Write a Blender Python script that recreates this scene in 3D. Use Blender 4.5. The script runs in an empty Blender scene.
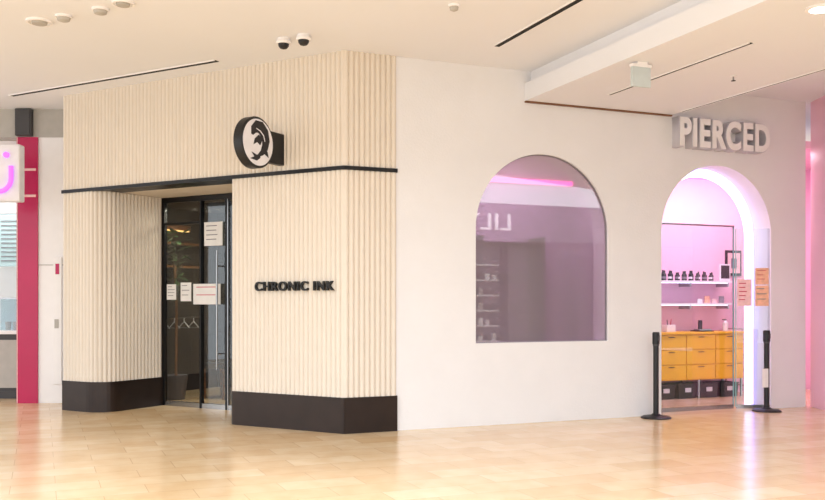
import bpy, bmesh, math, random
from mathutils import Vector, Matrix
random.seed(4)
sc=bpy.context.scene
try: sc.view_settings.view_transform='Standard'; sc.view_settings.exposure=0.0
except Exception: pass
H=3.926
# ---------------- frames ----------------
def frame(ox,oy,ux,uy):
    return Matrix(((ux,-uy,0,ox),(uy,ux,0,oy),(0,0,1,0),(0,0,0,1)))
W=frame(-0.70,9.2,0.9247,0.3805)      # piercing-shop wall: x along wall, y inward
L=frame(-0.70,9.2,0.8736,-0.4867)     # tattoo-shop wall: x along wall (negative = left), y inward
I=Matrix.Identity(4)
# ---------------- materials ----------------
def lin(c):
    return tuple(((x/255)/12.92 if x/255<=0.04045 else ((x/255+0.055)/1.055)**2.4) for x in c)+(1,)
def mat(name,col,rough=0.5,metal=0,noise=0.04,scale=8,bump=0,bscale=60,emis=None,estr=0,spec=None):
    m=bpy.data.materials.new(name); m.use_nodes=True
    nt=m.node_tree; b=nt.nodes['Principled BSDF']
    c=lin(col)
    tc=nt.nodes.new('ShaderNodeTexCoord')
    n=nt.nodes.new('ShaderNodeTexNoise'); n.inputs['Scale'].default_value=scale; n.inputs['Detail'].default_value=3
    nt.links.new(tc.outputs['Object'],n.inputs['Vector'])
    r=nt.nodes.new('ShaderNodeValToRGB')
    r.color_ramp.elements[0].color=tuple(x*(1-noise) for x in c[:3])+(1,)
    r.color_ramp.elements[1].color=tuple(min(1,x*(1+noise)) for x in c[:3])+(1,)
    r.color_ramp.elements[0].position=.35; r.color_ramp.elements[1].position=.65
    nt.links.new(n.outputs['Fac'],r.inputs['Fac']); nt.links.new(r.outputs['Color'],b.inputs['Base Color'])
    b.inputs['Roughness'].default_value=rough; b.inputs['Metallic'].default_value=metal
    if spec is not None: b.inputs['Specular IOR Level'].default_value=spec
    if bump:
        n2=nt.nodes.new('ShaderNodeTexNoise'); n2.inputs['Scale'].default_value=bscale; n2.inputs['Detail'].default_value=4
        nt.links.new(tc.outputs['Object'],n2.inputs['Vector'])
        bp=nt.nodes.new('ShaderNodeBump'); bp.inputs['Strength'].default_value=bump; bp.inputs['Distance'].default_value=.01
        nt.links.new(n2.outputs['Fac'],bp.inputs['Height']); nt.links.new(bp.outputs['Normal'],b.inputs['Normal'])
    if emis:
        b.inputs['Emission Color'].default_value=lin(emis); b.inputs['Emission Strength'].default_value=estr
    return m
def glassmat(name,tint,refl=0.12,rough=0.0,film=0,filmcol=(150,130,150)):
    m=bpy.data.materials.new(name); m.use_nodes=True; nt=m.node_tree; nt.nodes.clear()
    o=nt.nodes.new('ShaderNodeOutputMaterial'); t=nt.nodes.new('ShaderNodeBsdfTransparent'); t.inputs[0].default_value=lin(tint)
    g=nt.nodes.new('ShaderNodeBsdfGlossy'); g.inputs['Roughness'].default_value=rough
    mx=nt.nodes.new('ShaderNodeMixShader'); mx.inputs[0].default_value=refl
    nt.links.new(t.outputs[0],mx.inputs[1]); nt.links.new(g.outputs[0],mx.inputs[2])
    last=mx
    if film:
        d=nt.nodes.new('ShaderNodeBsdfDiffuse'); d.inputs[0].default_value=lin(filmcol)
        m2=nt.nodes.new('ShaderNodeMixShader'); m2.inputs[0].default_value=film
        nt.links.new(mx.outputs[0],m2.inputs[1]); nt.links.new(d.outputs[0],m2.inputs[2]); last=m2
    nt.links.new(last.outputs[0],o.inputs[0]); return m
M={}
M['cream']=mat('fluted_cream_panel',(221,211,198),.6,noise=.008)
M['stucco']=mat('white_stucco',(229,228,230),.8,noise=.012,scale=3,bump=.2,bscale=45)
M['ceil']=mat('ceiling_paint',(232,233,238),.8,noise=.006,scale=1)
M['bronze']=mat('dark_bronze',(44,34,31),.32,.4,noise=.12,scale=5)
M['black']=mat('black_metal',(18,17,18),.4,.3)
M['blackp']=mat('black_plastic',(16,16,20),.45)
M['slot']=mat('slot_dark',(22,20,18),.8)
M['white']=mat('white_paint',(238,236,237),.5,noise=.01)
M['letters']=mat('letter_grey',(198,195,204),.5,noise=.02)
M['chrome']=mat('brushed_metal',(170,172,175),.25,.9)
M['pinkwall']=mat('pink_interior',(240,194,214),.7,noise=.01)
M['mauvewall']=mat('mauve_interior',(176,158,178),.7,noise=.02)
M['pinkpanel']=mat('pink_store_panel',(240,188,208),.35,noise=.03,scale=1)
M['magenta']=mat('magenta_panel',(180,4,76),.25,noise=.05,scale=2)
M['yellow']=mat('yellow_lacquer',(250,190,24),.4,noise=.02)
M['gray']=mat('grey_header',(176,172,166),.7)
M['midgray']=mat('mid_grey',(128,124,130),.7)
M['dkgray']=mat('dark_grey',(62,60,62),.5)
M['darkroom']=mat('dark_interior',(44,37,33),.7)
M['wood']=mat('warm_wood',(150,98,55),.5,noise=.2,scale=14)
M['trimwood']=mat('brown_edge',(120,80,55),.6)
M['leaf']=mat('leaf_green',(44,74,38),.5,noise=.3)
M['paper']=mat('paper_white',(232,230,228),.7)
M['paperpink']=mat('paper_pink',(240,196,196),.7,noise=.08,scale=20)
M['paperorange']=mat('paper_orange',(236,180,150),.7,noise=.12,scale=18)
M['ink']=mat('print_ink',(28,25,30),.6)
M['inkgray']=mat('print_grey',(130,126,132),.6)
M['red']=mat('print_red',(200,60,90),.6)
M['led']=mat('led_lavender',(200,190,255),.5,emis=(165,150,255),estr=3.8)
M['ledwhite']=mat('led_white',(240,235,255),.5,emis=(235,225,255),estr=2.2)
M['ledpink']=mat('led_pink',(255,120,190),.5,emis=(255,60,175),estr=4.0)
M['ledwarm']=mat('led_warm',(255,200,130),.5,emis=(255,190,110),estr=4)
M['neon']=mat('neon_purple',(200,110,235),.5,emis=(175,80,235),estr=1.3)
M['lightbox']=mat('lightbox_white',(228,226,230),.4,emis=(255,250,255),estr=.03)
M['lamp']=mat('downlight_lens',(255,250,240),.5,emis=(255,248,235),estr=6)
M['signglow']=mat('lit_letters',(255,255,255),.5,emis=(255,250,255),estr=.7)
M['teal']=mat('pale_teal',(176,200,204),.5)
M['exitgreen']=mat('exit_acrylic',(196,206,208),.3)
M['glass']=glassmat('clear_glass',(240,244,246),.06)
M['glassdark']=glassmat('tinted_glass',(210,216,218),.09)
M['glassmauve']=glassmat('mauve_film_glass',(208,190,206),.38,0,.36,(182,164,176))
M['glassedge']=mat('glass_edge',(140,190,190),.2)
# floor
fm=bpy.data.materials.new('polished_stone_tiles'); fm.use_nodes=True; nt=fm.node_tree; b=nt.nodes['Principled BSDF']
tc=nt.nodes.new('ShaderNodeTexCoord'); mp=nt.nodes.new('ShaderNodeMapping'); mp.inputs['Rotation'].default_value=(0,0,math.radians(-22.4))
nt.links.new(tc.outputs['Object'],mp.inputs['Vector'])
br=nt.nodes.new('ShaderNodeTexBrick'); br.inputs['Scale'].default_value=1
br.inputs['Brick Width'].default_value=.61; br.inputs['Row Height'].default_value=.305
br.inputs['Mortar Size'].default_value=.003; br.inputs['Mortar Smooth'].default_value=.2
br.inputs['Color1'].default_value=lin((232,209,175)); br.inputs['Color2'].default_value=lin((219,189,148)); br.inputs['Mortar'].default_value=lin((192,162,124))
nt.links.new(mp.outputs[0],br.inputs['Vector'])
nz=nt.nodes.new('ShaderNodeTexNoise'); nz.inputs['Scale'].default_value=5; nz.inputs['Detail'].default_value=6; nt.links.new(mp.outputs[0],nz.inputs['Vector'])
cr=nt.nodes.new('ShaderNodeValToRGB'); cr.color_ramp.elements[0].color=(.92,.86,.78,1); cr.color_ramp.elements[1].color=(1,1,1,1)
cr.color_ramp.elements[0].position=.3; cr.color_ramp.elements[1].position=.65
nt.links.new(nz.outputs['Fac'],cr.inputs['Fac'])
mu=nt.nodes.new('ShaderNodeMix'); mu.data_type='RGBA'; mu.blend_type='MULTIPLY'; mu.inputs[0].default_value=1
nt.links.new(br.outputs['Color'],mu.inputs[6]); nt.links.new(cr.outputs[0],mu.inputs[7]); nt.links.new(mu.outputs[2],b.inputs['Base Color'])
b.inputs['Roughness'].default_value=.2
M['floor']=fm
# ---------------- builders ----------------
def link(o,m,fr,smooth=False):
    sc.collection.objects.link(o)
    if m: o.data.materials.append(M[m] if isinstance(m,str) else m)
    if smooth:
        for p in o.data.polygons: p.use_smooth=True
    return o
def fromverts(name,vs,fs,fr,m,smooth=False):
    c=sum((Vector(v) for v in vs),Vector())/len(vs)
    me=bpy.data.meshes.new(name); me.from_pydata([tuple(Vector(v)-c) for v in vs],[],fs)
    bm=bmesh.new(); bm.from_mesh(me); bmesh.ops.recalc_face_normals(bm,faces=bm.faces); bm.to_mesh(me); bm.free()
    o=bpy.data.objects.new(name,me); link(o,m,fr,smooth); o.matrix_world=fr@Matrix.Translation(c); return o
def box(name,fr,x0,x1,y0,y1,z0,z1,m,bev=0):
    vs=[(x,y,z) for z in (z0,z1) for y in (y0,y1) for x in (x0,x1)]
    fs=[(0,1,3,2),(4,5,7,6),(0,1,5,4),(2,3,7,6),(0,2,6,4),(1,3,7,5)]
    o=fromverts(name,vs,fs,fr,m)
    if bev:
        md=o.modifiers.new('b','BEVEL'); md.width=bev; md.segments=2
    return o
def prism(name,fr,pts,z0,z1,m):
    n=len(pts); vs=[(p[0],p[1],z0) for p in pts]+[(p[0],p[1],z1) for p in pts]
    fs=[tuple(range(n)),tuple(range(n,2*n))]+[(i,(i+1)%n,n+(i+1)%n,n+i) for i in range(n)]
    return fromverts(name,vs,fs,fr,m)
def lathe(name,fr,cx,cy,prof,m,axis='z',seg=40,cz=0):
    vs=[];fs=[]
    for r,z in prof:
        for i in range(seg):
            a=2*math.pi*i/seg
            if axis=='z': vs.append((cx+r*math.cos(a),cy+r*math.sin(a),cz+z))
            elif axis=='x': vs.append((cx+z,cy+r*math.cos(a),cz+r*math.sin(a)))
            else: vs.append((cx+r*math.cos(a),cy+z,cz+r*math.sin(a)))
    for j in range(len(prof)-1):
        for i in range(seg): fs.append((j*seg+i,j*seg+(i+1)%seg,(j+1)*seg+(i+1)%seg,(j+1)*seg+i))
    fs.append(tuple(range(seg))); fs.append(tuple(range((len(prof)-1)*seg,len(prof)*seg)))
    return fromverts(name,vs,fs,fr,m)
def tube(name,fr,pts,r,m,cyc=False):
    cu=bpy.data.curves.new(name,'CURVE'); cu.dimensions='3D'; cu.bevel_depth=r; cu.bevel_resolution=3; cu.use_fill_caps=True
    c=sum((Vector(v) for v in pts),Vector())/len(pts)
    sp=cu.splines.new('POLY'); sp.points.add(len(pts)-1); sp.use_cyclic_u=cyc
    for p,q in zip(sp.points,pts): p.co=tuple(Vector(q)-c)+(1,)
    o=bpy.data.objects.new(name,cu); sc.collection.objects.link(o); 
    bpy.context.view_layer.update()
    me=bpy.data.meshes.new_from_object(o); bpy.data.objects.remove(o)
    o=bpy.data.objects.new(name,me); link(o,m,fr,True); o.matrix_world=fr@Matrix.Translation(c); return o
def text(name,fr,s,x0,x1,y,z0,h,depth,m,offset=0,space=1.08):
    cu=bpy.data.curves.new(name,'FONT'); cu.body=s; cu.size=1; cu.extrude=.5; cu.offset=offset; cu.space_character=space
    o=bpy.data.objects.new(name,cu); sc.collection.objects.link(o); bpy.context.view_layer.update()
    me=bpy.data.meshes.new_from_object(o); bpy.data.objects.remove(o)
    xs=[v.co.x for v in me.vertices]; ys=[v.co.y for v in me.vertices]
    ax,bx,ay,by=min(xs),max(xs),min(ys),max(ys)
    for v in me.vertices:
        X=(v.co.x-ax)/(bx-ax)-.5; Y=(v.co.y-ay)/(by-ay)-.5
        v.co=Vector((X*(x1-x0),-v.co.z*depth,Y*h))
    o=bpy.data.objects.new(name,me); link(o,m,fr)
    o.matrix_world=fr@Matrix.Translation(((x0+x1)/2,y-depth/2,z0+h/2)); return o
def group(name,parts):
    bpy.context.view_layer.update()
    c=Vector()
    for p in parts: c+=p.matrix_world.translation
    c/=len(parts)
    e=bpy.data.objects.new(name,None); e.location=c; e.empty_display_size=.1; sc.collection.objects.link(e)
    for p in parts:
        p.parent=e; p.matrix_parent_inverse=Matrix.Translation(-c)
    return e
def path_resample(pts,step):
    seg=[(Vector(a),Vector(b)) for a,b in zip(pts,pts[1:])]
    tot=sum((b-a).length for a,b in seg); n=max(1,round(tot/step)); st=tot/n
    res=[]
    for i in range(n+1):
        d=min(i*st,tot-1e-6); 
        for a,b in seg:
            l=(b-a).length
            if d<=l: 
                t=(b-a)/l; res.append((a+t*d,t)); break
            d-=l
    return res
def fluted(pts,pitch=.058,depth=.021,sub=10):
    tot=sum((Vector(b)-Vector(a)).length for a,b in zip(pts,pts[1:])); nr=max(1,round(tot/pitch))
    rs=path_resample(pts,tot/(nr*sub)); out=[]
    for i,(p,t) in enumerate(rs):
        ph=(i%sub)/sub
        w=1-abs(math.sin(math.pi*ph))**.75
        nrm=Vector((t.y,-t.x)); q=p-nrm*(w*depth); out.append((q.x,q.y))
    return out
def arc(cx,cy,r,a0,a1,n=10):
    return [(cx+r*math.cos(math.radians(a0+(a1-a0)*i/n)),cy+r*math.sin(math.radians(a0+(a1-a0)*i/n))) for i in range(n+1)]
# ---------------- shell ----------------
box('floor',I,-12,16,-8,18,-.1,0,'floor')
prism('ceiling',I,[(-12,4.6),(16,4.6),(16,18),(-12,18)],H,H+.15,'ceil')
# tattoo shop front
TR0,TR1=2.705,2.745
upper=fluted([(-4.21,0),(0,0)])
p1=prism('fluted_band',L,upper+[(0.0,1.0),(-4.21,1.0)],TR1,H,'cream')
upr=fluted([(0,0),(.58,0)])
p2=prism('fluted_band_return',W,upr+[(.58,.3),(0,.3)],TR1,H,'cream')
t1=box('trim_black_left',L,-4.215,0.006,-.012,.3,TR0,TR1,'black')
t2=box('trim_black_return',W,0,.585,-.012,.3,TR0,TR1,'black')
sof=box('entry_soffit',L,-4.0,-.3,.3,1.0,TR0+.005,TR1,'cream')
lp=[(-4.21,0),(-3.78,0)]+arc(-3.78,.28,.28,-90,0)[1:]+[(-3.50,1.0)]
BH=.37
p3=prism('fluted_pier_left',L,fluted(lp)+[(-4.21,1.0)],BH,TR0,'cream')
def off(pts,o):
    rs=[]
    for i,p in enumerate(pts):
        a=Vector(pts[max(0,i-1)]);c=Vector(pts[min(len(pts)-1,i+1)]); t=(c-a).normalized(); rs.append((p[0]+t.y*o,p[1]-t.x*o))
    return rs
b1=prism('baseboard_bronze_left',L,off(lp,.004)+[(-4.21,1.0)],0,BH,'bronze')
PR=-1.515
rp=[(PR,1.0),(PR,.07)]+arc(PR+.07,.07,.07,180,270,6)[1:]+[(0,0)]
p4=prism('fluted_pier_right',L,fluted(rp)+[(0,1.0)],BH,TR0,'cream')
p5=prism('fluted_pier_return',W,fluted([(0,0),(.58,0)])+[(.58,.3),(0,.3)],BH,TR0,'cream')
b2=prism('baseboard_bronze_right',L,off(rp,.004)+[(0,1.0)],0,BH,'bronze')
b3=box('baseboard_bronze_return',W,0,.585,-.004,.3,0,BH,'bronze')
group('wall_fluted_storefront',[p1,p2,t1,t2,sof,p3,b1,p4,p5,b2,b3])
# piercing shop wall with arches
A1=(1.515,3.225,.90,3.012); A2=(3.982,5.678,0,3.026); SE=6.25; D0,D1=.03,.33
def archpts(A,n=40):
    r=(A[1]-A[0])/2; cx=(A[0]+A[1])/2; zs=A[3]-r
    return [(cx-r*math.cos(math.pi*i/n),zs+r*math.sin(math.pi*i/n)) for i in range(n+1)]
vs=[];fs=[]
def q(pts):
    k=len(vs); n=len(pts)
    for x,z in pts: vs.append((x,D0,z))
    for x,z in pts: vs.append((x,D1,z))
    fs.append(tuple(range(k,k+n))); fs.append(tuple(range(k+n,k+2*n)))
def rev(a,b_):
    k=len(vs); vs.extend([(a[0],D0,a[1]),(b_[0],D0,b_[1]),(b_[0],D1,b_[1]),(a[0],D1,a[1])]); fs.append((k,k+1,k+2,k+3))
q([(.58,0),(A1[0],0),(A1[0],H),(.58,H)]); q([(A1[1],0),(A2[0],0),(A2[0],H),(A1[1],H)]); q([(A2[1],0),(SE,0),(SE,H),(A2[1],H)])
q([(A1[0],0),(A1[1],0),(A1[1],A1[2]),(A1[0],A1[2])])
for A in (A1,A2):
    ap=archpts(A)
    for a,b_ in zip(ap,ap[1:]):
        q([a,b_,(b_[0],H),(a[0],H)]); rev(a,b_)
    rev((A[0],A[2]),ap[0]); rev(ap[-1],(A[1],A[2]))
rev((A1[0],A1[2]),(A1[1],A1[2])); rev((SE,0),(SE,H)); rev((.58,0),(.58,H))
fromverts('wall_arched_white',vs,fs,W,'stucco')
def uring(name,A,inset0,inset1,d0,d1,m,bottom=False,n=40):
    def pl(ins):
        r=(A[1]-A[0])/2-ins; cx=(A[0]+A[1])/2; zs=A[3]-(A[1]-A[0])/2; zb=A[2]+(ins if bottom else 0)
        return [(cx-r,zb)]+[(cx-r*math.cos(math.pi*i/n),zs+r*math.sin(math.pi*i/n)) for i in range(n+1)]+[(cx+r,zb)]
    a=pl(inset0);b_=pl(inset1);k=len(a);v=[];f=[]
    for pt in (a,b_):
        for dd in (d0,d1): v+=[(x,dd,z) for x,z in pt]
    rng=range(k) if bottom else range(k-1)
    for i in rng:
        j=(i+1)%k
        f+=[(i,j,k+j,k+i),(2*k+i,2*k+j,3*k+j,3*k+i),(i,j,2*k+j,2*k+i),(k+i,k+j,3*k+j,3*k+i)]
    if not bottom: f+=[(0,k,3*k,2*k),(k-1,2*k-1,4*k-1,3*k-1)]
    return fromverts(name,v,f,W,m)
wf=uring('frame',A1,0,.008,.055,.09,'midgray',True)
ap=[(A1[0]+.004,A1[2]+.004)]+[(x*.995+.005*(A1[0]+A1[1])/2,z-.004) for x,z in archpts(A1)]+[(A1[1]-.004,A1[2]+.004)]
wg=fromverts('pane',[(x,.07,z) for x,z in ap],[tuple(range(len(ap)))],W,'glassmauve')
group('window_1',[wf,wg])
# door of piercing shop
ls=uring('led_arch_light',A2,.0,.04,.335,.40,'led')
ls2=uring('led_channel',A2,.04,.095,.345,.40,'ledwhite')
group('neon_arch_light',[ls,ls2])
gp=box('glass_leaf',W,4.0,5.26,.24,.252,.02,2.30,'glass')
ge=box('leaf_edge',W,5.26,5.272,.238,.254,.02,2.30,'glassedge')
gr=box('top_rail',W,3.985,5.27,.236,.256,2.30,2.32,'chrome')
gb=box('bottom_rail',W,4.0,5.26,.235,.257,.0,.05,'chrome')
gj=box('jamb_rail',W,3.985,4.02,.225,.265,0,2.32,'chrome')
group('door_1',[gp,ge,gr,gb,gj])
P0=W@Vector((5.29,.225,0)); P1=W@Vector((5.655,.03,0)); dv=(P1-P0); ln=dv.length; dv/=ln
D=frame(P0.x,P0.y,dv.x,dv.y)
g2=box('glass_leaf',D,0,ln,0,.01,.02,2.28,'glass'); g3=box('leaf_edge',D,-.008,.002,-.002,.012,.02,2.28,'glassedge')
g4=box('foot_rail',D,0,ln,-.004,.014,0,.05,'chrome')
group('door_2',[g2,g3,g4])
def poster(name,fr,x0,x1,y,z0,z1,pm,lines=4,ink='inkgray'):
    ps=[box('sheet',fr,x0,x1,y-.004,y,z0,z1,pm)]
    w=x1-x0;h=z1-z0
    for i in range(lines):
        zz=z1-h*(.14+.76*i/max(1,lines)); ww=w*random.uniform(.4,.75)
        ps.append(box('print_line_%d'%i,fr,x0+w*.12,x0+w*.12+ww,y-.006,y-.0035,zz-h*.035,zz,ink))
    return group(name,ps)
poster('notice_poster',D,0.015,.19,-.001,1.30,1.64,'paperpink',5,'red')
poster('notice_poster',D,.235,.40,-.001,1.30,1.56,'paperorange',3)
poster('notice_poster',D,.235,.40,-.001,1.57,1.78,'paperorange',3,'red')
# interior of piercing shop
RB=1.85
box('wall_back_piercing_shop',W,3.9,8.2,RB,RB+.1,0,3.4,'pinkwall')
box('wall_back_display',W,.9,3.9,RB,RB+.1,0,3.4,'mauvewall')
box('wall_right_piercing_shop',W,8.1,8.2,.33,RB,0,3.4,'pinkwall')
box('wall_left_piercing_shop',W,.8,.9,.33,RB+.1,0,3.4,'mauvewall')
box('ceiling_piercing_shop',W,.8,8.2,.34,RB+.1,3.4,3.5,'pinkwall')
box('wall_pink_divider',W,3.88,3.93,.34,RB,0,3.39,'mauvewall')
c=[]
c.append(box('carcass',W,4.9,6.44,1.36,1.78,.26,.90,'yellow'))
c.append(box('worktop',W,4.88,6.46,1.32,1.80,.90,.93,'yellow',.004))
cols=[4.91,5.42,5.93,6.43]
for i in range(3):
    for j in range(3):
        z=.275+j*.208
        c.append(box('drawer_%d_%d'%(i,j),W,cols[i]+.006,cols[i+1]-.006,1.335,1.362,z,z+.198,'yellow',.005))
        mx=(cols[i]+cols[i+1])/2
        c.append(box('handle_%d_%d'%(i,j),W,mx-.05,mx+.05,1.326,1.336,z+.165,z+.175,'bronze'))
for i,x in enumerate((4.92,5.66,6.42)):
    c.append(box('leg_%d'%i,W,x-.012,x+.012,1.36,1.385,0,.27,'chrome')); c.append(box('rear_leg_%d'%i,W,x-.012,x+.012,1.74,1.77,0,.27,'chrome'))
c.append(tube('side_rail',W,[(6.49,1.34,.02),(6.49,1.34,.96),(6.49,1.76,.96),(6.49,1.76,.02)],.012,'chrome'))
for i in range(4): c.append(tube('side_rung_%d'%i,W,[(6.49,1.34,.15+.22*i),(6.49,1.76,.15+.22*i)],.008,'chrome'))
group('drawer_cabinet',c)
group('jewellery_tray',[box('tray',W,5.72,5.98,1.42,1.62,.931,.945,'blackp',.003),box('rings',W,5.75,5.95,1.45,1.59,.945,.965,'chrome',.004),box('stand',W,5.82,5.88,1.55,1.58,.965,1.09,'blackp',.004)])
group('desk_caddy',[box('body',W,5.22,5.37,1.5,1.62,.931,1.03,'white',.004),tube('pen',W,[(5.27,1.55,1.0),(5.26,1.55,1.1)],.006,'ink'),tube('pen_b',W,[(5.32,1.56,1.0),(5.34,1.56,1.11)],.006,'red')])
group('pump_bottle',[lathe('body',W,6.25,1.5,[(.035,0),(.038,.01),(.038,.12),(.015,.14),(.015,.16)],'paper',seg=16,cz=.931),box('nozzle',W,6.2,6.26,1.49,1.51,1.09,1.105,'blackp')])
for i in range(4):
    x=4.96+i*.37
    vs_=[(x+.015,1.40,0.0),(x+.305,1.40,0.0),(x+.305,1.70,0.0),(x+.015,1.70,0.0),(x,1.39,.2),(x+.32,1.39,.2),(x+.32,1.71,.2),(x,1.71,.2)]
    bb=fromverts('tub',vs_,[(0,1,2,3),(0,1,5,4),(1,2,6,5),(2,3,7,6),(3,0,4,7)],W,'blackp')
    rim=box('rim',W,x-.006,x+.326,1.384,1.395,.19,.205,'blackp'); lab=box('label',W,x+.11,x+.21,1.38,1.388,.09,.15,'paper')
    group('storage_basket',[bb,rim,lab])
s1=[box('shelf_board',W,4.95,6.42,1.55,1.84,1.63,1.655,'white'),box('shelf_light',W,5.0,6.38,1.60,1.63,1.618,1.63,'ledwhite')]
s1+=[box('bracket_%d'%i,W,x,x+.02,1.6,1.85,1.57,1.63,'chrome') for i,x in enumerate((5.0,5.7,6.38))]
group('wall_shelf',s1)
s2=[box('shelf_board',W,4.95,6.42,1.55,1.84,1.31,1.335,'white'),box('shelf_light',W,5.0,6.38,1.60,1.63,1.298,1.31,'ledwhite')]+[box('bracket_%d'%i,W,x,x+.02,1.6,1.85,1.25,1.31,'chrome') for i,x in enumerate((5.0,5.7,6.38))]
group('wall_shelf',s2)
bt=[]
for i in range(20):
    x=5.0+i*.06; k=random.uniform(.8,1.15)
    bt.append(lathe('bottle_%d'%i,W,x,1.62+.04*(i%2),[(.024,0),(.026,.01),(.026,.08*k),(.012,.10*k),(.012,.13*k)],'blackp' if i%5 else 'dkgray',seg=12,cz=1.6555))
    bt.append(lathe('bottle_label_%d'%i,W,x,1.62+.04*(i%2),[(.0265,.025),(.0265,.055)],'paper' if i%3==0 else 'inkgray',seg=12,cz=1.6555))
group('product_bottles',bt)
group('display_cards',[box('card_%d'%i,W,5.85+i*.13,5.94+i*.13,1.62,1.63,1.3355,1.3355+.06+.04*(i%2),['paper','paperorange','paperpink','inkgray'][i]) for i in range(4)])
f1=[box('frame',W,6.22,6.41,1.58,1.60,1.656,1.90,'white'),box('screen',W,6.24,6.39,1.576,1.581,1.69,1.88,'ink')]
group('tablet_display',f1)
f2=[box('frame',W,6.55,6.84,1.825,1.85,1.74,2.12,'ink'),box('print',W,6.58,6.81,1.82,1.826,1.78,2.08,'paperpink'),box('figure',W,6.64,6.75,1.817,1.821,1.85,2.0,'inkgray')]
group('picture_frame',f2)
group('led_strip_light',[box('strip',W,1.2,3.87,1.80,1.845,2.94,3.0,'ledpink')])
group('led_strip_light',[box('strip',W,4.0,7.4,1.80,1.845,3.16,3.22,'ledpink')])
# shelving behind window
sv=[box('side_l',W,2.3,2.33,1.45,1.84,0,2.2,'dkgray'),box('side_r',W,3.2,3.23,1.45,1.84,0,2.2,'dkgray')]
for i in range(6): sv.append(box('shelf_%d'%i,W,2.3,3.23,1.45,1.84,.1+i*.4,.12+i*.4,'dkgray'))
group('shelving_unit',sv)
# PIERCED letters
lt=text('letters',W,'PIERCED',4.14,5.53,.03,3.195,.37,.13,'letters',.045,1.12)
lf=text('letter_faces',W,'PIERCED',4.150,5.52,-.101,3.205,.35,.012,'white',.035,1.13)
group('channel_letter_sign',[lt,lf])
# tattoo letters
lt=text('letters',L,'CHRONIC INK',-1.127,-.105,-.008,1.468,.10,.035,'black',.016,1.16)
group('storefront_letter_sign',[lt])
# blade sign
cd,cz,R=-.46,2.975,.262
bs=[lathe('disc_box',L,-.85,cd,[(R-.008,0),(R,.008),(R,.10),(R-.008,.108)],'blackp',axis='x',seg=64,cz=cz)]
bs.append(lathe('disc_face',L,-.745,cd,[(R-.025,0),(R-.025,.007)],'lightbox',axis='x',seg=64,cz=cz))
def faceshape(nm,pts,m,off_):
    n=len(pts); x=-.738+off_
    v=[(x,cd+p*R,cz+q_*R) for p,q_ in pts]+[(x+.004,cd+p*R,cz+q_*R) for p,q_ in pts]
    return fromverts(nm,v,[tuple(range(n)),tuple(range(n,2*n))]+[(i,(i+1)%n,n+(i+1)%n,n+i) for i in range(n)],L,m)
def ribbon(nm,cl,ws,m,o_):
    l=[];r=[]
    for i,p in enumerate(cl):
        a=Vector(cl[max(0,i-1)]);b_=Vector(cl[min(len(cl)-1,i+1)]);t=(b_-a).normalized();nn=Vector((-t.y,t.x)); P=Vector(p)
        l.append(tuple(P+nn*ws[i]));r.append(tuple(P-nn*ws[i]))
    n=len(cl);x=-.738+o_; v=[(x,cd+p*R,cz+q_*R) for p,q_ in l+r]+[(x+.004,cd+p*R,cz+q_*R) for p,q_ in l+r]
    f=[]
    for i in range(n-1):
        f+=[(i,i+1,n+i+1,n+i),(2*n+i,2*n+i+1,3*n+i+1,3*n+i),(i,i+1,2*n+i+1,2*n+i),(n+i,n+i+1,3*n+i+1,3*n+i)]
    return fromverts(nm,v,f,L,m)
bs.append(ribbon('koi_body',[(-.38,.25),(-.3,.45),(-.1,.6),(.15,.58),(.36,.4),(.46,.12),(.4,-.15),(.22,-.38),(.02,-.5)],[.05,.17,.24,.27,.27,.23,.18,.11,.06],'ink',0))
bs.append(faceshape('koi_tail',[(.08,-.42),(-.1,-.5),(-.42,-.42),(-.25,-.58),(-.5,-.68),(-.1,-.72),(.1,-.6)],'ink',.001))
bs.append(faceshape('koi_fin',[(.02,.3),(-.22,.12),(-.3,-.12),(-.08,.0),(.1,-.1),(.25,.15)],'ink',.001))
bs.append(faceshape('koi_fin_low',[(.3,-.1),(.55,-.3),(.62,-.52),(.4,-.42),(.2,-.35)],'ink',.001))
bs.append(ribbon('koi_stripe',[(-.15,.52),(.1,.45),(.3,.3),(.38,.08)],[.012,.02,.02,.012],'lightbox',.004))
bs.append(box('bracket_box',L,-.83,-.76,-.36,0.0,2.80,3.13,'blackp',.004))
group('round_blade_sign',bs)
# tattoo shop glazing
gz=[]
gz.append(box('head',L,-3.5,PR,1.0,1.05,2.64,2.705,'black'))
gz.append(box('jamb_l',L,-3.5,-3.465,1.0,1.05,0,2.64,'black'))
gz.append(box('mullion',L,-2.855,-2.83,.99,1.05,0,2.64,'black'))
gz.append(box('bottom_shoe',L,-3.455,PR,1.0,1.05,0,.06,'chrome'))
gz.append(box('transom_l',L,-3.455,-2.865,1.0,1.05,2.35,2.38,'black'))
gz.append(box('pane_l',L,-3.465,-2.855,1.02,1.03,.06,2.64,'glassdark'))
gz.append(box('pane_r',L,-2.83,-2.44,1.02,1.03,.06,2.64,'glassdark'))
gz.append(box('stile',L,-2.44,-2.40,1.0,1.05,0,2.64,'black'))
gz.append(box('stile_edge',L,-2.40,-2.39,.995,1.05,0,2.64,'chrome'))
gz.append(box('pane_far',L,-2.385,PR,1.02,1.03,.06,2.64,'glassdark'))
group('door_3',gz)
group('door_pull_handle',[tube('bar',L,[(-2.52,.94,.5),(-2.52,.94,2.0)],.012,'chrome'),tube('post_low',L,[(-2.52,.94,.7),(-2.52,1.02,.7)],.01,'chrome'),tube('post_high',L,[(-2.52,.94,1.8),(-2.52,1.02,1.8)],.01,'chrome')])
poster('door_notice',L,-3.42,-3.26,1.0,1.38,1.58,'paper',4)
poster('door_notice',L,-3.18,-3.0,1.0,1.36,1.60,'paper',3)
poster('door_notice',L,-2.95,-2.50,.985,1.32,1.58,'paper',2,'red')
poster('door_notice',L,-2.78,-2.48,1.0,2.06,2.36,'paper',4)
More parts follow.
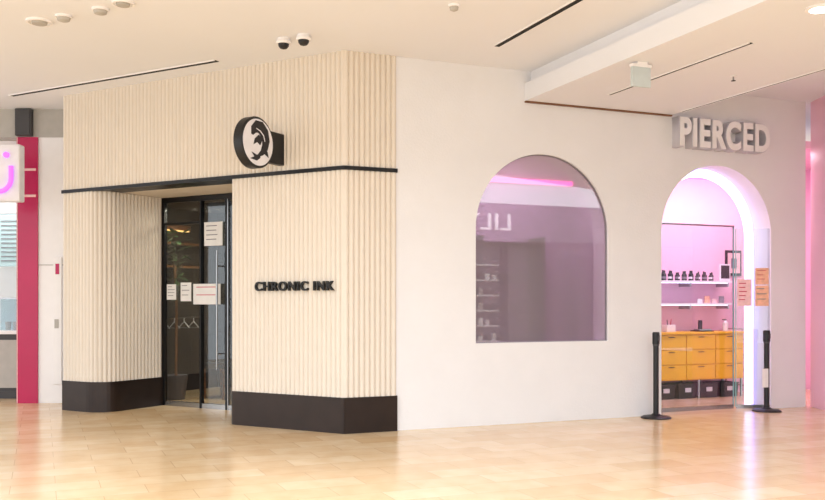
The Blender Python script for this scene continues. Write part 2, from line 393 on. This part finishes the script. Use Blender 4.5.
# interior tattoo shop
box('wall_left_tattoo_shop',L,-4.7,-4.6,1.02,3.4,0,2.75,'darkroom')
box('wall_back_tattoo_shop',L,-4.7,-1.2,3.3,3.4,0,2.75,'darkroom')
box('wall_right_tattoo_shop',L,-1.25,-1.15,1.05,3.35,0,2.75,'darkroom')
box('ceiling_tattoo_shop',L,-4.7,-1.15,1.0,3.4,2.75,2.85,'darkroom')
box('wall_front_tattoo_shop',L,-4.7,-3.5,1.001,1.05,0,2.75,'darkroom')
group('linear_light',[box('housing',L,-4.58,-4.50,1.2,2.6,2.42,2.50,'wood'),box('tube',L,-4.56,-4.48,1.25,2.55,2.405,2.42,'ledwarm')])
group('wall_shelf',[box('board_a',L,-4.6,-4.38,1.2,2.7,2.2,2.23,'wood'),box('board_b',L,-4.6,-4.38,1.2,2.7,1.86,1.89,'wood'),box('end',L,-4.6,-4.38,1.2,1.23,1.86,2.2,'wood')])
cr_=[tube('rail',L,[(-4.35,1.3,1.12),(-4.35,2.7,1.12)],.012,'chrome'),tube('leg_a',L,[(-4.35,1.3,0),(-4.35,1.3,1.12)],.012,'chrome'),tube('leg_b',L,[(-4.35,2.7,0),(-4.35,2.7,1.12)],.012,'chrome')]
for i in range(6):
    y=1.5+i*.2
    cr_.append(tube('hanger_%d'%i,L,[(-4.35,y,1.13),(-4.35,y,1.06),(-4.53,y+.08,.97),(-4.17,y-.08,.97),(-4.35,y,1.06)],.009,'paper'))
group('coat_rack',cr_)
ch=[box('seat',L,-3.6,-3.2,1.85,2.25,.42,.5,'blackp',.02),box('back',L,-3.62,-3.55,1.85,2.25,.5,.9,'blackp',.02)]
for i,(x,y) in enumerate([(-3.57,1.88),(-3.23,1.88),(-3.57,2.22),(-3.23,2.22)]): ch.append(tube('leg_%d'%i,L,[(x,y,0),(x,y,.43)],.014,'wood'))
group('waiting_chair',ch)
def plant(px,py,seed):
    rnd=random.Random(seed)
    pl=[lathe('pot',L,px,py,[(.12,0),(.16,.3),(.16,.34),(.14,.34),(.13,.3)],'midgray',seg=24)]
    pl.append(tube('stem',L,[(px,py,.28),(px+.02,py-.01,1.3),(px,py-.03,1.9)],.02,'wood'))
    v=[];f=[]
    for i in range(120):
        z=rnd.uniform(1.4,2.3);a=rnd.uniform(0,6.28);r=rnd.uniform(.02,.14);l=rnd.uniform(.12,.22);w=.035
        c0=Vector((px+r*.3*math.cos(a),py+r*.3*math.sin(a),z)); dr=Vector((math.cos(a),math.sin(a),rnd.uniform(-.5,.6))).normalized()
        sd=dr.cross(Vector((0,0,1))).normalized()*w; k=len(v)
        v+=[tuple(c0+dr*r*.5),tuple(c0+dr*(r*.5+l*.5)+sd),tuple(c0+dr*(r*.5+l)),tuple(c0+dr*(r*.5+l*.5)-sd)]; f.append((k,k+1,k+2,k+3))
    pl.append(fromverts('leaves',v,f,L,'leaf'))
    group('potted_plant',pl)
plant(-3.86,1.62,1)
group('reception_desk',[box('front',L,-3.0,-1.9,2.6,2.7,0,1.05,'wood'),box('top',L,-3.02,-1.88,2.55,3.0,1.05,1.1,'darkroom'),box('toe_light',L,-3.0,-1.9,2.59,2.6,.1,.12,'ledwarm')])
# ---------------- stanchions ----------------
def stanchion(s,d,sign=False):
    ps=[lathe('base',W,s,d,[(.172,0),(.172,.012),(.15,.024),(.06,.036),(.045,.05)],'blackp'),
        lathe('post',W,s,d,[(.032,.04),(.032,.86)],'blackp',seg=24),
        lathe('belt_head',W,s,d,[(.038,.86),(.042,.865),(.042,.985),(.036,1.0)],'blackp',seg=24),
        lathe('collar',W,s,d,[(.036,.84),(.036,.86)],'dkgray',seg=24)]
    ps.append(box('belt_clip',W,s-.012,s+.012,d-.055,d-.035,.90,.96,'dkgray'))
    if sign: ps.append(box('sign_plate',W,s-.11,s-.02,d-.05,d-.04,.3,.53,'paper')); ps.append(box('sign_clip',W,s-.04,s,d-.045,d-.028,.4,.43,'dkgray'))
    group('belt_stanchion',ps)
stanchion(3.75,-.17); stanchion(5.43,-.15,True)
# ---------------- bulkhead and ceiling stuff ----------------
def slot(fr,x0,x1,y0,y1,z):
    t=.012
    along_x=(x1-x0)>(y1-y0)
    ps=[box('slot_core',fr,x0,x1,y0,y1,z-.006,z,'slot')]
    if along_x: ps+=[box('slot_edge_a',fr,x0,x1,y0-t,y0,z-.009,z,'white'),box('slot_edge_b',fr,x0,x1,y1,y1+t,z-.009,z,'white')]
    else: ps+=[box('slot_edge_a',fr,x0-t,x0,y0,y1,z-.009,z,'white'),box('slot_edge_b',fr,x1,x1+t,y0,y1,z-.009,z,'white')]
    return ps
k1=box('bulkhead_lower',W,2.12,4.12,-9,.03,3.59,3.79,'ceil'); k2=box('bulkhead_upper',W,2.2,4.12,-9,.03,3.79,H,'ceil')
k3=box('brown_trim',W,2.12,4.12,.0,.03,3.572,3.59,'trimwood')  # thin brown strip where the bulkhead underside meets the wall
group('ceiling_bulkhead',[k1,k2,k3]+slot(W,2.795,2.825,-2.7,-.6,3.59)+slot(W,4.085,4.11,-4.5,-.2,3.59))
group('slot_air_diffuser',slot(L,-4.75,-1.41,-.35,-.29,H)); group('slot_air_diffuser',slot(W,1.345,1.405,-3.6,-.72,H))
def cdisc(x,y,z,r,kind):
    if kind=='vent':
        group('round_ceiling_vent',[lathe('rim',I,x,y,[(r,0),(r*.97,-.018),(r*.8,-.02),(r*.78,-.008)],'white',cz=z),lathe('core',I,x,y,[(r*.6,-.004),(r*.55,-.03),(r*.1,-.034)],'gray',cz=z)])
    elif kind=='lamp':
        group('recessed_downlight',[lathe('rim',I,x,y,[(r,0),(r,-.012),(r*.8,-.014)],'white',cz=z),lathe('lens',I,x,y,[(r*.75,-.012),(r*.7,-.018)],'lamp',cz=z)])
    elif kind=='det':
        group('smoke_detector',[lathe('base',I,x,y,[(r,0),(r,-.02)],'white',cz=z),lathe('dome',I,x,y,[(r*.8,-.02),(r*.7,-.045),(r*.3,-.055)],'gray',cz=z)])
cdisc(-3.42,8.25,H,.12,'vent'); cdisc(-3.14,8.1,H,.075,'det'); cdisc(-2.74,7.9,H,.075,'det'); cdisc(-2.49,7.74,H,.1,'vent'); cdisc(.36,7.8,H,.05,'det'); cdisc(3.11,6.86,3.59,.11,'lamp')
def sprinkler(x,y,z):
    group('fire_sprinkler',[lathe('rose',I,x,y,[(.03,0),(.03,-.008)],'white',cz=z,seg=20),lathe('body',I,x,y,[(.008,-.008),(.008,-.045)],'chrome',cz=z,seg=12),lathe('deflector',I,x,y,[(.022,-.045),(.022,-.05)],'dkgray',cz=z,seg=16)])
sprinkler(3.18,8.92,3.59)
def seccam(x,y):
    group('security_camera',[lathe('mount',I,x,y,[(.06,0),(.06,-.02),(.05,-.03)],'white',cz=H,seg=28),
      lathe('housing',I,x,y,[(.07,-.025),(.075,-.04),(.068,-.055)],'white',cz=H,seg=28),
      lathe('dome',I,x,y-.005,[(.054,-.05),(.050,-.078),(.035,-.098),(.01,-.106)],'blackp',cz=H,seg=28)])
seccam(-1.26,8.80); seccam(-1.05,8.68)
group('exit_sign',[box('mount',W,2.27,2.38,-1.83,-1.77,3.56,3.59,'white'),box('panel',W,2.22,2.43,-1.815,-1.785,3.36,3.57,'exitgreen',.005),box('edge_lamp',W,2.215,2.435,-1.825,-1.775,3.545,3.57,'white')])
# ---------------- right neighbour (pink) ----------------
box('wall_pink_right',I,5.14,5.5,10.3,11.62,0,3.93,'pinkpanel')
# ---------------- left neighbour ----------------
pw=[box('pilaster',I,-5.0,-4.0,12.03,12.3,0,3.55,'white'),box('pilaster_joint',I,-4.99,-4.0,12.02,12.03,1.84,1.85,'gray')]
group('wall_white_pilaster',pw)
group('wall_service_panel',[box('door',I,-4.79,-4.68,12.0,12.03,.25,1.95,'white',.004),box('sticker',I,-4.76,-4.71,11.995,12.0,1.72,1.86,'magenta'),box('lock',I,-4.77,-4.72,11.99,12.0,1.0,1.12,'gray')])
group('magenta_storefront_panel',[box('panel',I,-5.28,-5.0,12.0,12.3,0,3.55,'magenta'),box('reveal',I,-5.275,-5.265,11.995,12.0,0,3.55,'paperpink'),box('stripe_a',I,-5.2,-5.02,11.99,12.0,2.75,2.78,'paperpink'),box('stripe_b',I,-5.2,-5.02,11.99,12.0,3.1,3.13,'paperpink')])
box('wall_header_left',I,-9,-3.9,12.02,12.3,3.55,H,'gray')
group('speaker_box',[box('body',I,-5.28,-5.06,11.94,12.02,3.56,3.92,'dkgray',.01),box('grille',I,-5.26,-5.08,11.93,11.942,3.58,3.90,'dkgray')])
box('wall_back_food_kiosk',I,-9,-5.0,14.5,14.6,0,3.55,'white'); box('ceiling_food_kiosk',I,-9,-5.0,12.3,14.6,3.5,3.55,'white')
box('wall_side_food_kiosk',I,-5.28,-5.2,12.3,14.5,0,3.5,'teal')
mb=[]
for i in range(3):
    mb.append(box('board_%d'%i,I,-6.9+i*.5,-6.45+i*.5,13.9,13.93,1.9,2.7,'teal'))
    for j in range(10): mb.append(box('menu_line_%d_%d'%(i,j),I,-6.85+i*.5,-6.5+i*.5-.1*random.random(),13.89,13.9,1.98+j*.068,1.995+j*.068,'inkgray'))
mb.append(box('rail',I,-7.0,-5.3,13.93,13.96,2.65,2.72,'chrome'))
group('menu_board',mb)
# glass display case and counter
group('service_counter',[box('body',I,-8,-5.3,12.6,13.2,0,.9,'dkgray'),box('top',I,-8.02,-5.29,12.55,13.25,.9,.95,'white',.005),box('kick',I,-8,-5.3,12.58,12.6,0,.1,'dkgray'),box('front_panel',I,-7.9,-5.35,12.58,12.6,.15,.82,'gray')])
group('glass_display_case',[box('front_glass',I,-5.95,-5.32,12.62,12.63,.95,1.4,'glass'),box('top_glass',I,-5.95,-5.32,12.62,13.0,1.4,1.41,'glass'),box('edge',I,-5.95,-5.32,12.615,12.635,1.39,1.41,'chrome'),box('post_l',I,-5.96,-5.94,12.61,12.64,.95,1.41,'chrome'),box('post_r',I,-5.34,-5.32,12.61,12.64,.95,1.41,'chrome'),box('back',I,-5.95,-5.32,13.0,13.02,.95,1.41,'teal')])
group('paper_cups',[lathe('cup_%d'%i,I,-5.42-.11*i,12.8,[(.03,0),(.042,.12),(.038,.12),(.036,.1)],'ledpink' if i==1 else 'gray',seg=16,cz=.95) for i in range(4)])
# u sign
cx,cy,czu=-5.12,11.35,2.97
us=[box('lightbox',I,cx-.36,cx+.2,cy-.08,cy+.08,czu-.36,czu+.36,'lightbox',.02)]
u=[(cx-.22,cy-.1,czu+.08)]+[(cx-.06-.16*math.cos(math.radians(a)),cy-.1,czu-.08-.16*math.sin(math.radians(a))) for a in range(0,181,15)]+[(cx+.10,cy-.1,czu+.08)]
us.append(tube('neon_u',I,u,.028,'neon'))
for i,x in enumerate((cx-.16,cx+.04)): us.append(lathe('neon_dot_%d'%i,I,x,cy-.11,[(.035,0),(.035,.03)],'neon',axis='y',seg=20,cz=czu+.22))
us.append(tube('hanger_rod',I,[(cx-.1,cy,czu+.34),(cx-.1,cy,H)],.012,'chrome'))
group('hanging_lightbox_sign',us)
# ---------------- opposite shop (seen only as reflection) ----------------
op=[box('header',W,3,16,-12.4,-12,2.95,3.93,'midgray')]
for i,x in enumerate((3,5.4,6.9,8.3,9.7,11.1,13,15.7)): op.append(box('mullion_%d'%i,W,x,x+.16,-12.15,-12,0,2.95,'black'))
op.append(box('back',W,3,16,-12.4,-12.3,0,2.95,'midgray'))
op.append(box('door_leaf',W,9.86,11.1,-12.2,-12.15,0,2.6,'dkgray'))
for i in range(6): op.append(box('shelf_%d'%i,W,7.06,8.3,-12.3,-12.15,.3+i*.4,.34+i*.4,'white'))
for i in range(30): op.append(box('merch_%d'%i,W,7.1+(i%6)*.2,7.22+(i%6)*.2,-12.28,-12.18,.34+(i//6)*.4,.34+(i//6)*.4+.12+.08*random.random(),random.choice(['dkgray','white','gray'])))
group('wall_opposite_storefront',op)
tx=text('letters',W@Matrix.Translation((7.85,-12.0,0))@Matrix.Rotation(math.pi,4,'Z'),'LILY',-.66,.66,0,3.23,.42,.08,'signglow',.0)
group('storefront_letter_sign',[tx])
# ---------------- lights ----------------
def area(name,loc,rot,sx,sy,e,col):
    l=bpy.data.lights.new(name,'AREA'); l.shape='RECTANGLE'; l.size=sx; l.size_y=sy; l.energy=e; l.color=col
    o=bpy.data.objects.new(name,l); o.location=loc; o.rotation_euler=rot; sc.collection.objects.link(o); return o
area('added_overhead_fill',(-1.5,-.5,7.5),(math.radians(28),0,0),12,8,1450,(.93,.965,1))  # fill lamp added overhead, behind the view, to brighten facade and floor
def warea(name,s,d,z,sx,sy,e,col):
    p=W@Vector((s,d,z)); area(name,p,(0,0,math.radians(22.4)),sx,sy,e,col)
warea('shop_light_pink',5.6,.75,3.35,3.0,.4,80,(1,.76,.88))
warea('shop_light_lavender',2.4,1.0,3.35,1.6,.5,60,(.99,.82,.97))
p=L@Vector((-3.3,1.6,2.6)); area('tattoo_shop_light',p,(0,0,0),.5,.5,90,(1,.82,.62))
area('kiosk_light',(-6.3,13.2,3.45),(0,0,0),1.5,.8,35,(1,1,1))
w=bpy.data.worlds.new('World'); sc.world=w; w.use_nodes=True
w.node_tree.nodes['Background'].inputs[0].default_value=(.93,.965,1,1); w.node_tree.nodes['Background'].inputs[1].default_value=2.15
# ---------------- camera ----------------
cam=bpy.data.cameras.new('camera'); cam.sensor_width=36; cam.lens=36*900/825; cam.shift_y=(302-250)/825
co=bpy.data.objects.new('camera',cam); co.location=(0,0,1.35); co.rotation_euler=(math.radians(90),0,0); sc.collection.objects.link(co); sc.camera=co
cam.clip_end=200
